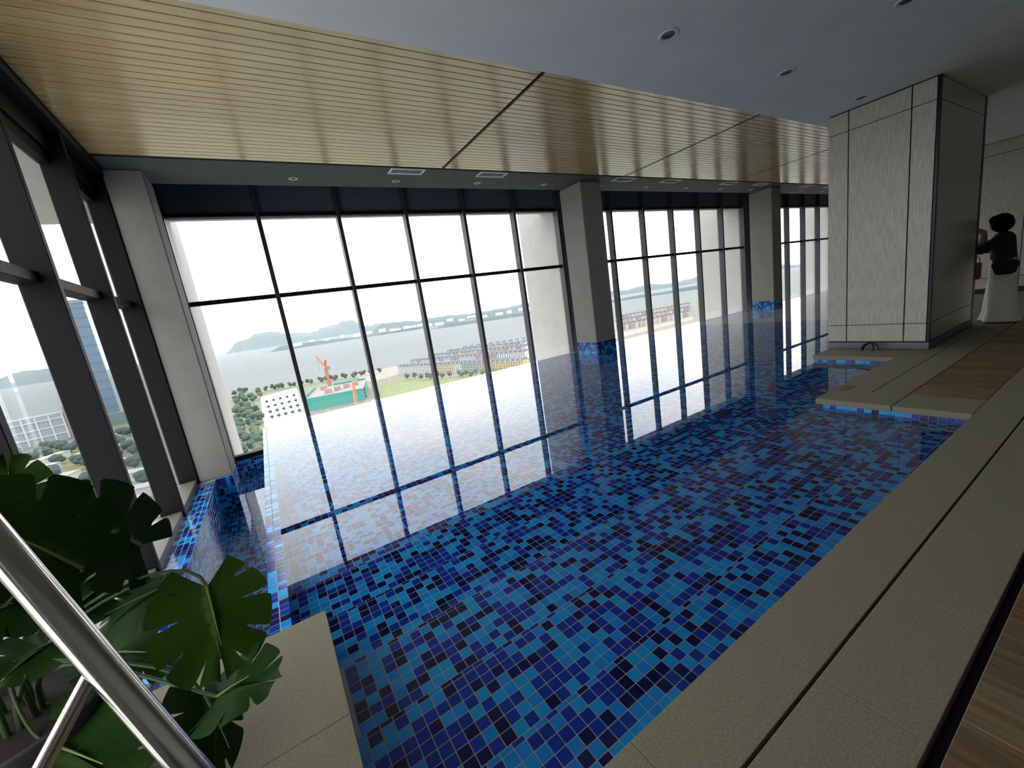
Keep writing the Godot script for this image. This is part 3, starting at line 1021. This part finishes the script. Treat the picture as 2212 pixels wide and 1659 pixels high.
	var pt := make_tree("plaza_tree", "small clipped round tree in the rows on the white plaza", "clipped trees on the plaza", 5.0, 2.0, 80, M.leaf_far[2])
	for i in 20:
		var u := (i % 5) / 4.0
		var v := float(i / 5) / 3.0
		var p := on_ground(lerpf(577, 636, u) + v * 12.0, lerpf(872, 858, u) + v * 34.0)
		if i == 0:
			pt.position = p
		else:
			copy(pt, "plaza_tree", p)
	var st_ := make_tree("shore_tree", "low dark tree along the water edge of the bay", "trees along the bay shore", 9.0, 4.0, 81, M.leaf_far[0])
	for i in 40:
		var u := (i + rng.randf() * 0.6) / 40.0
		var p := on_ground(lerpf(575, 830, u), lerpf(843, 803, u) + rng.randf() * 4.0)
		if not free_spot(p, 4.6):
			continue
		if i == 0:
			st_.position = p
		else:
			copy(st_, "shore_tree", p, rng.randf() * TAU)
	var lt := make_tree("lawn_tree", "leafy tree between townhouse terrace and lawn", "trees before the townhouses", 9.0, 3.4, 82, M.leaf_far[1])
	for i in 36:
		var u := (i + rng.randf() * 0.6) / 36.0
		var p := on_ground(lerpf(880, 1130, u), lerpf(817, 806, u) + rng.randf() * 6.0)
		if not free_spot(p, 4.0):
			continue
		if i == 0:
			lt.position = p
		else:
			copy(lt, "lawn_tree", p, rng.randf() * TAU)
	var ft := make_tree("field_tree", "bushy tree on the plain below the side glass wall", "trees below the side glass", 10.0, 5.0, 83, M.leaf_far[2])
	for i in 60:
		var p := clear_ground(20, 330, 935, 1120, 6.4)
		if p == Vector3.INF:
			continue
		if i == 0:
			ft.position = p
		else:
			copy(ft, "field_tree", p, rng.randf() * TAU)
	# blocks seen through the side glass
	var h0 := on_ground(95, 958)
	var ho := thing("hotel_block", "grey block with white framed bays and mauve stair tower", "building", h0)
	ho.rotation.y = 0.25
	part(ho, "walls", box_mesh(Vector3(70, 34, 24)), mat(Color(0.52, 0.56, 0.58), 0.8), Vector3(-10, 17, 0))
	part(ho, "stair_tower", box_mesh(Vector3(22, 40, 28)), mat(Color(0.52, 0.46, 0.47), 0.85), Vector3(36, 20, 0))
	for i in 7:
		part(ho, "white_fin", box_mesh(Vector3(1.6, 32, 1.2)), M.house_white, Vector3(-43 + i * 11, 17, 12.4))
	for i in 3:
		part(ho, "floor_band", box_mesh(Vector3(68, 1.2, 1.0)), M.house_white, Vector3(-10, 9 + i * 9.5, 12.4))
	var t0 := on_ground(243, 915)
	var tw := thing("glass_tower", "slim blue glass tower rising above the shore beyond the side glass", "building", t0)
	tw.rotation.y = 0.2
	part(tw, "curtain_wall", box_mesh(Vector3(24, 168, 24)), mat(Color(0.36, 0.46, 0.54), 0.25), Vector3(0, 84, 0))
	part(tw, "crown_frame", box_mesh(Vector3(25, 4, 25)), mat(Color(0.48, 0.54, 0.60), 0.4), Vector3(0, 170, 0))
	for i in 13:
		part(tw, "floor_band", box_mesh(Vector3(24.4, 0.8, 24.4)), mat(Color(0.30, 0.38, 0.46), 0.4), Vector3(0, 12 + i * 12.4, 0))
	part(tw, "podium", box_mesh(Vector3(60, 16, 40)), mat(Color(0.42, 0.48, 0.50), 0.7), Vector3(6, 8, 6))
	# low sheds between the trees
	var sh := thing("shed", "long white-roofed shed on the plain below the side glass", "shed", on_ground(SHEDS[0][0], SHEDS[0][1]), "white sheds below the side glass")
	part(sh, "walls", box_mesh(Vector3(30, 6, 10)), M.house_white, Vector3(0, 3, 0))
	part(sh, "roof", box_mesh(Vector3(31, 0.6, 11)), M.pale, Vector3(0, 6.3, 0))
	for q: Array in SHEDS.slice(1):
		copy(sh, "shed", on_ground(q[0], q[1]), q[0] * 0.01)
	# haze over the far side of the bay
	var fog := FogVolume.new()
	fog.name = "bay_haze"
	fog.size = Vector3(16000, 420, 7600)
	var fm := FogMaterial.new()
	fm.density = 0.00007
	fm.albedo = Color(0.93, 0.97, 1.0)
	fog.material = fm
	add_child(fog)
	fog.position = Vector3(0, GROUND + 208, -5200)
	tag(fog, "pale haze over the far side of the bay", "haze", "", "stuff")

func lattice(st: SurfaceTool, a: Vector3, b: Vector3, w: float, bays: int, bar := 0.22) -> void:
	var t := (b - a).normalized()
	var u := t.cross(Vector3(0.3, 0.9, 0.2)).normalized() * w * 0.5
	var v := t.cross(u).normalized() * w * 0.5
	var corners := [u + v, u - v, -u - v, -u + v]
	for c: Vector3 in corners:
		add_tube(st, PackedVector3Array([a + c, b + c]), PackedFloat32Array([bar]), 4, false)
	for i in bays:
		var p := a.lerp(b, float(i) / bays)
		var q := a.lerp(b, float(i + 1) / bays)
		for k in 4:
			add_tube(st, PackedVector3Array([p + corners[k], q + corners[(k + 1) % 4]]), PackedFloat32Array([bar * 0.7]), 4, false)

func make_cranes() -> void:
	var base := on_ground(716, 848)
	var c := thing("tower_crane", "orange tower crane standing over the teal construction site", "crane", base)
	var st := begin()
	lattice(st, Vector3.ZERO, Vector3(0, 34, 0), 3.0, 10, 0.4)
	part(c, "mast", done(st), M.orange)
	st = begin()
	lattice(st, Vector3(0, 36, 0), Vector3(-5, 50, -30), 1.8, 10, 0.35)
	part(c, "jib", done(st), M.orange)
	st = begin()
	lattice(st, Vector3(0, 36, 0), Vector3(3, 36, 12), 1.8, 4, 0.35)
	part(c, "counter_jib", done(st), M.orange)
	st = begin()
	lattice(st, Vector3(0, 36, 0), Vector3(1.5, 45, 4), 1.4, 3, 0.35)
	part(c, "apex_frame", done(st), M.orange)
	part(c, "cab", box_mesh(Vector3(3.4, 3.4, 3.4), 0.2), mat(Color(0.80, 0.55, 0.25), 0.5), Vector3(0, 35, 0.5))
	part(c, "ballast", box_mesh(Vector3(3, 4, 3), 0.2), M.concrete, Vector3(3, 34.5, 11))
	part(c, "hook_rope", tube_mesh(PackedVector3Array([Vector3(-5, 50, -30), Vector3(-5, 30, -30)]), 0.15, 4), M.black)
	var b2 := on_ground(772, 882)
	var d := thing("crawler_crane", "orange crawler crane with long boom at the netting corner", "crane", b2)
	part(d, "tracks", box_mesh(Vector3(6, 2, 7), 0.3), M.black, Vector3(0, 1, 0))
	part(d, "body", box_mesh(Vector3(4, 3.4, 7), 0.3), M.orange, Vector3(0, 3.7, 0))
	st = begin()
	lattice(st, Vector3(0, 4, -3), Vector3(9, 22, -46), 2.0, 14, 0.4)
	part(d, "boom", done(st), M.orange)

# A split leaf in its own plane: y runs from stalk to tip, x across, z up from the blade.
func leaf_mesh(slits: int, seed_: int, droop: float, cup: float, broad := 0.52) -> ArrayMesh:
	rng.seed = seed_
	var st := begin()
	var nv := 72
	var nt := 6
	var centres := []
	for i in slits:
		centres.append((i + 0.75 + rng.randf_range(-0.12, 0.12)) / (slits + 0.9))
	for side: float in [-1.0, 1.0]:
		var grid := []
		var phase := rng.randf() * TAU
		for i in nv + 1:
			var v := float(i) / nv
			var ang := lerpf(2.45, 0.10, pow(v, 0.85))
			var reach := broad * (0.80 + 0.34 * sin(PI * clampf(v * 1.15, 0.0, 1.0))) * (1.0 - 0.30 * smoothstep(0.75, 1.0, v))
			var cutm := 1.0
			for c: float in centres:
				cutm = minf(cutm, 1.0 - 0.52 * exp(-pow((v - c) / 0.013, 2.0)))
			var row := PackedVector3Array()
			for j in nt + 1:
				var t := float(j) / nt * cutm
				var rib := Vector3(0, v * 0.74, 0)
				var p := rib + Vector3(side * sin(ang), cos(ang), 0) * reach * t
				p.z = cup * t * t + 0.02 * sin(v * 15.0 + phase) * t - droop * pow(maxf(p.y, 0.0), 2.0) - 0.05 * t
				row.append(p)
			grid.append(row)
		add_ring(st, grid, 1, false)
	return done(st)

func place_leaf(plant: Node3D, mesh: Mesh, material: Material, base: Vector3, tip: Vector3, facing: Vector3, root: Vector3) -> void:
	var y := tip - base
	var size := y.length()
	y = y.normalized()
	var x := y.cross(facing).normalized()
	var z := x.cross(y).normalized()
	var o := part(plant, "leaf", mesh, material, base - plant.position, Basis(x, y, z) * Basis.from_scale(Vector3.ONE * size))
	var ribs := begin()
	add_tube(ribs, PackedVector3Array([Vector3(0, -0.02, 0.006), Vector3(0, 0.35, 0.005), Vector3(0, 0.74, -0.02)]), PackedFloat32Array([0.016, 0.010, 0.004]), 6)
	part(o, "midrib", done(ribs), M.rib)
	var up := Vector3(0, 0.35, 0)
	var st := begin()
	add_tube(st, curve(root - plant.position, root + up - plant.position, base - y * 0.12 + Vector3(0, 0.06, 0) - plant.position, base - plant.position, 12), PackedFloat32Array([0.009, 0.008, 0.008, 0.007, 0.007, 0.006, 0.006, 0.006, 0.005, 0.005, 0.005, 0.005, 0.005]), 7)
	part(plant, "stem", done(st), M.stem)

func make_plant() -> void:
	M.pot = bumpy(mat(Color(0.20, 0.21, 0.22), 0.55), 0.03, 1.0)
	M.soil = mat(Color(0.12, 0.09, 0.07), 1.0)
	M.stem = mat(Color(0.22, 0.30, 0.12), 0.6)
	M.rib = mat(Color(0.40, 0.50, 0.22), 0.6)
	M.leaf = []
	for c: Color in [Color(0.16, 0.27, 0.08), Color(0.13, 0.23, 0.08), Color(0.22, 0.34, 0.10)]:
		var m := grained(mat(c, 0.6, 0.0, 0.22), noise_tex(0.02, Color(0.82, 0.85, 0.80), Color(1, 1, 1), 4), Vector3.ONE * 1.5, false)
		m.cull_mode = BaseMaterial3D.CULL_DISABLED
		m.backlight_enabled = true
		m.backlight = Color(0.10, 0.16, 0.04)
		M.leaf.append(m)
	var where := Vector3(-0.88, 0, -1.72)
	var p := thing("potted_monstera", "split-leaf monstera in a dark grey pot behind the steel handrail", "plant", where)
	part(p, "pot", lathe([Vector2(0.0, 0.0), Vector2(0.15, 0.0), Vector2(0.17, 0.01), Vector2(0.215, 0.10), Vector2(0.245, 0.22), Vector2(0.255, 0.34), Vector2(0.245, 0.43), Vector2(0.235, 0.44), Vector2(0.222, 0.43), Vector2(0.215, 0.38)], 40), M.pot)
	part(p, "soil", lathe([Vector2(0.216, 0.40), Vector2(0.12, 0.41), Vector2(0.0, 0.415)], 24), M.soil)
	var shapes_ := [leaf_mesh(4, 1, 0.25, 0.05, 0.56), leaf_mesh(3, 2, 0.5, -0.05, 0.5), leaf_mesh(3, 3, 0.35, 0.10, 0.44)]
	var root := where + Vector3(0, 0.40, 0)
	# [base px, base depth, tip px, tip depth, shape, material, facing]
	var list := [
		[447, 1268, 1.28, 490, 1440, 1.16, 0, 2, Vector3(0.35, 0.55, 0.75)],
		[440, 1500, 1.20, 520, 1655, 1.12, 1, 1, Vector3(0.75, 0.25, 0.45)],
		[470, 1505, 1.18, 560, 1440, 1.10, 2, 1, Vector3(0.3, 0.8, 0.5)],
		[368, 1262, 1.30, 170, 1350, 1.15, 1, 1, Vector3(0.1, 0.95, 0.25)],
		[300, 1178, 1.30, 120, 1085, 1.12, 0, 1, Vector3(0.25, 0.7, 0.55)],
		[170, 1225, 1.10, -70, 1105, 0.90, 0, 0, Vector3(0.3, 0.6, 0.7)],
		[225, 1410, 1.35, 370, 1405, 1.32, 2, 1, Vector3(0.3, 0.8, 0.3)],
		[150, 1320, 1.22, 292, 1208, 1.34, 2, 1, Vector3(0.2, 0.5, 0.8)],
		[90, 1600, 1.15, 270, 1665, 1.05, 2, 0, Vector3(0.2, 0.9, 0.4)],
		[60, 1300, 1.00, -110, 1320, 0.85, 1, 0, Vector3(0.2, 0.8, 0.5)],
		[110, 1390, 1.15, 0, 1440, 0.98, 2, 0, Vector3(0.3, 0.8, 0.5)],
		[40, 1110, 1.20, 10, 990, 1.15, 2, 0, Vector3(0.3, 0.4, 0.8)],
	]
	for i in list.size():
		var q: Array = list[i]
		place_leaf(p, shapes_[q[6]], M.leaf[q[7]], at(q[0], q[1], q[2]), at(q[3], q[4], q[5]), q[8], root + Vector3(cos(i * 2.4), 0, sin(i * 2.4)) * 0.07)

func make_rail() -> void:
	var a := at(-120, 1040, 0.70)
	var b := at(407, 1655, 0.80)
	var r := thing("handrail", "polished stainless steel handrail sloping down beside the potted plant", "handrail", Vector3(b.x, 0, b.z))
	var o := r.position
	var dir := (b - a).normalized()
	var low := b + dir * 0.32
	var pts := PackedVector3Array([a - o])
	for k in 9:
		pts.append(a.lerp(low, (k + 1) / 9.0) - o)
	var foot := Vector3(low.x + 0.06, 0.0, low.z + 0.03)
	for k in range(1, 7):
		pts.append((low).bezier_interpolate(low + dir * 0.10, foot + Vector3(0, 0.18, 0), foot, k / 6.0) - o)
	part(r, "rail", tube_mesh(pts, 0.0255, 28), M.steel)
	var j := at(208, 1436, 0.765)
	var e := at(88, 1662, 0.70)
	var d2 := (e - j).normalized()
	var e2 := j + d2 * 0.42
	var foot2 := Vector3(e2.x - 0.05, 0, e2.z + 0.04)
	var p2 := PackedVector3Array([j - o, j.lerp(e2, 0.5) - o, e2 - o])
	for k in range(1, 7):
		p2.append(e2.bezier_interpolate(e2 + d2 * 0.12, foot2 + Vector3(0, 0.2, 0), foot2, k / 6.0) - o)
	part(r, "strut", tube_mesh(p2, 0.0135, 20), M.steel)
	# upper end drops to its own post outside the picture
	var q := PackedVector3Array([a - o])
	var top_foot := Vector3(a.x - 0.12, 0, a.z + 0.35)
	for k in range(1, 11):
		q.append(a.bezier_interpolate(a - dir * 0.14, Vector3(top_foot.x, a.y + 0.15, top_foot.z), Vector3(top_foot.x, a.y - 0.1, top_foot.z), k / 10.0) - o)
	q.append(top_foot - o)
	part(r, "post", tube_mesh(q, 0.0255, 28), M.steel)
	for f: Vector3 in [foot, foot2, top_foot]:
		part(r, "floor_flange", lathe([Vector2(0.045, 0.0), Vector2(0.045, 0.006), Vector2(0.03, 0.010), Vector2(0.012, 0.010)], 24), M.steel, f - o)

# ------------------------------------------------------------------ the person
func add_hand(st: SurfaceTool, wrist: Vector3, along: Vector3, palm: Vector3, side: float) -> void:
	# along: wrist to knuckles; palm: the way the palm faces; side: +1 thumb towards palm x along
	var w := palm.cross(along).normalized() * side
	var bones := [[wrist, wrist + along * 0.045, 0.024, 0.022], [wrist + along * 0.035 + w * 0.016, wrist + along * 0.085 + w * 0.022, 0.017, 0.012], [wrist + along * 0.035 - w * 0.014, wrist + along * 0.082 - w * 0.024, 0.017, 0.011]]
	for i in 4:
		var u := 0.027 - i * 0.018
		var l: float = [0.038, 0.043, 0.040, 0.031][i]
		var a := wrist + along * (0.086 - absf(u) * 0.12) + w * u
		var b := a + along * l * 0.8 + palm * l * 0.55
		var c := b + along * l * 0.15 + palm * l * 0.75
		bones.append([a, b, 0.0088, 0.0082])
		bones.append([b, c, 0.0082, 0.0070])
	var t0 := wrist + along * 0.028 + w * 0.024
	var t1 := t0 + along * 0.030 + w * 0.026 + palm * 0.012
	bones.append([t0, t1, 0.0115, 0.0095])
	bones.append([t1, t1 + along * 0.026 + palm * 0.020, 0.0095, 0.0078])
	add_flesh(st, bones, 0.0045, 0.008)

func make_person() -> void:
	# faces the windows (-z); own axes: -z forward, -x towards the camera's side
	var where := Vector3(9.83, 0, -1.50)
	var p := thing("person", "person in black top and wide white trousers photographing the view beside the column", "person", where)
	var skin := mat(Color(0.62, 0.44, 0.35), 0.6)
	var black := mat(Color(0.025, 0.025, 0.032), 0.9)
	var hairm := mat(Color(0.015, 0.014, 0.014), 0.9, 0.0, 0.15)
	var white := grained(mat(Color(0.80, 0.78, 0.73), 0.9), noise_tex(0.02, Color(0.9, 0.9, 0.9), Color(1, 1, 1), 3), Vector3.ONE * 2.0)
	var st := begin()
	var neck := Vector3(0, 1.36, -0.02)
	var head := Vector3(0, 1.50, -0.05)
	var el := Vector3(-0.19, 1.13, -0.22)
	var er := Vector3(0.19, 1.12, -0.22)
	var wl := Vector3(-0.10, 1.36, -0.20)
	var wr := Vector3(0.09, 1.35, -0.20)
	add_flesh(st, [
		[Vector3(0, 1.30, 0), neck, 0.055, 0.048], [neck, head + Vector3(0, -0.03, 0.01), 0.048, 0.060],
		[head + Vector3(0, 0.03, 0.015), head + Vector3(0, -0.03, -0.01), 0.088, 0.068],
		[head + Vector3(0, -0.055, -0.045), head + Vector3(0, -0.075, -0.055), 0.036, 0.030],
		[head + Vector3(0, 0.005, -0.088), head + Vector3(0, -0.020, -0.098), 0.010, 0.014],
		[head + Vector3(-0.082, -0.005, 0.012), head + Vector3(-0.086, -0.035, 0.010), 0.014, 0.010],
		[head + Vector3(0.082, -0.005, 0.012), head + Vector3(0.086, -0.035, 0.010), 0.014, 0.010],
		[Vector3(0, 1.26, 0.0), Vector3(0, 0.92, 0.02), 0.105, 0.100],
		[Vector3(-0.14, 1.27, 0), Vector3(0.14, 1.27, 0), 0.060, 0.060],
		[Vector3(-0.16, 1.26, 0), el, 0.048, 0.038], [el, wl, 0.036, 0.023],
		[Vector3(0.16, 1.26, 0), er, 0.048, 0.038], [er, wr, 0.036, 0.023],
		[Vector3(-0.08, 0.90, 0.02), Vector3(-0.09, 0.48, 0.02), 0.085, 0.055], [Vector3(-0.09, 0.48, 0.02), Vector3(-0.09, 0.08, 0.05), 0.055, 0.038],
		[Vector3(0.08, 0.90, 0.02), Vector3(0.09, 0.48, -0.02), 0.085, 0.055], [Vector3(0.09, 0.48, -0.02), Vector3(0.09, 0.08, -0.01), 0.055, 0.038],
	], 0.014, 0.03)
	add_hand(st, wl, Vector3(0.25, 0.85, -0.45).normalized(), Vector3(0.75, -0.35, -0.2).normalized(), 1.0)
	add_hand(st, wr, Vector3(-0.25, 0.85, -0.45).normalized(), Vector3(-0.75, -0.35, -0.2).normalized(), -1.0)
	part(p, "body", done(st), skin)
	# eyes, mouth
	for s: float in [-1.0, 1.0]:
		st = begin()
		add_flesh(st, [[head + Vector3(s * 0.032, 0.004, -0.080), head + Vector3(s * 0.040, 0.004, -0.076), 0.008, 0.007]], 0.004, 0.004)
		part(p, "eye", done(st), hairm)
	st = begin()
	add_flesh(st, [[head + Vector3(-0.020, -0.052, -0.084), head + Vector3(0.020, -0.052, -0.084), 0.007, 0.007]], 0.004, 0.004)
	part(p, "mouth", done(st), mat(Color(0.50, 0.25, 0.24), 0.6))
	# hair: cap with a full bob to the nape
	st = begin()
	add_flesh(st, [[head + Vector3(0, 0.020, 0.025), head + Vector3(0, -0.02, 0.035), 0.118, 0.118], [head + Vector3(-0.05, 0.0, 0.01), head + Vector3(-0.05, -0.08, 0.03), 0.070, 0.060], [head + Vector3(0.05, 0.0, 0.01), head + Vector3(0.05, -0.08, 0.03), 0.070, 0.060], [head + Vector3(0, 0.06, -0.05), head + Vector3(0, 0.05, 0.0), 0.060, 0.08]], 0.012, 0.03)
	part(p, "hair", done(st), hairm)
	# loose short-sleeved top
	st = begin()
	add_flesh(st, [[Vector3(0, 1.25, 0.0), Vector3(0, 0.90, 0.02), 0.125, 0.135], [Vector3(-0.07, 1.20, 0.0), Vector3(-0.06, 0.90, 0.02), 0.11, 0.12], [Vector3(0.07, 1.20, 0.0), Vector3(0.06, 0.90, 0.02), 0.11, 0.12], [Vector3(-0.15, 1.27, 0), Vector3(0.15, 1.27, 0), 0.072, 0.072], [Vector3(-0.16, 1.26, 0), Vector3(-0.16, 1.26, 0).lerp(el, 0.85), 0.070, 0.075], [Vector3(0.16, 1.26, 0), Vector3(0.16, 1.26, 0).lerp(er, 0.85), 0.070, 0.075]], 0.015, 0.04)
	part(p, "top", done(st), black)
	# wide trousers with folds
	st = begin()
	for s: float in [-1.0, 1.0]:
		var rings := []
		for i in 15:
			var v := i / 14.0
			var c := Vector3(s * lerpf(0.055, 0.095, v), lerpf(0.97, 0.03, v), 0.02 + (s * -0.035) * v)
			var ring := PackedVector3Array()
			for j in 28:
				var a := TAU * j / 28.0
				var fold := 1.0 + 0.07 * v * sin(a * 5.0 + s + v * 2.0) + 0.03 * sin(a * 9.0 + v * 6.0) * v
				var flare := 1.0 + 0.18 * smoothstep(0.85, 1.0, v)
				ring.append(c + Vector3(cos(a) * lerpf(0.115, 0.125, v), 0, sin(a) * lerpf(0.135, 0.175, v)) * fold * flare)
			rings.append(ring)
		add_ring(st, rings)
	part(p, "trousers", done(st), white)
	for s: float in [-1.0, 1.0]:
		st = begin()
		add_flesh(st, [[Vector3(s * 0.09, 0.036, 0.06 - s * 0.03), Vector3(s * 0.095, 0.030, -0.13 - s * 0.03), 0.036, 0.030]], 0.008, 0.01)
		part(p, "shoe", done(st), black)
	# what is carried
	var bag := thing("waist_bag", "black rounded bag slung at the hip of the person in white trousers", "bag", where + Vector3(-0.25, 0.86, 0.07))
	st = begin()
	add_flesh(st, [[Vector3(-0.02, 0.03, -0.06), Vector3(-0.02, 0.03, 0.08), 0.07, 0.07], [Vector3(-0.02, -0.05, -0.04), Vector3(-0.02, -0.05, 0.06), 0.065, 0.065]], 0.014, 0.03)
	part(bag, "pouch", done(st), black)
	part(bag, "strap", tube_mesh(PackedVector3Array([Vector3(-0.03, 0.07, 0.07), Vector3(0.02, 0.25, 0.02), Vector3(0.06, 0.42, -0.06), Vector3(0.16, 0.50, -0.08)]), 0.012, 6), black)
	var ph := thing("phone", "dark phone held up in both hands by the person", "phone", where + Vector3(0.0, 1.462, -0.285))
	part(ph, "case", box_mesh(Vector3(0.155, 0.076, 0.009), 0.003), M.black)
	part(ph, "screen", box_mesh(Vector3(0.146, 0.068, 0.001)), mat(Color(0.06, 0.07, 0.09), 0.1), Vector3(0, 0, 0.005))
	part(ph, "lens", lathe([Vector2(0.012, 0.0), Vector2(0.012, 0.003), Vector2(0.0, 0.003)], 12), M.darkmetal, Vector3(-0.05, 0.015, -0.0045), Basis(Vector3.RIGHT, -PI / 2))
	var tote := thing("tote_bag", "dusty pink bag beside the person at the column corner", "bag", where + Vector3(-0.20, 0.70, -0.215))
	part(tote, "pouch", box_mesh(Vector3(0.10, 0.26, 0.085), 0.02), mat(Color(0.55, 0.26, 0.30), 0.8), Vector3(0, 0.13, 0))
	part(tote, "strap", tube_mesh(PackedVector3Array([Vector3(0, 0.25, -0.03), Vector3(0, 0.32, -0.01), Vector3(0, 0.36, 0.0), Vector3(0, 0.32, 0.02), Vector3(0, 0.25, 0.03)]), 0.006, 6), mat(Color(0.50, 0.24, 0.28), 0.8))
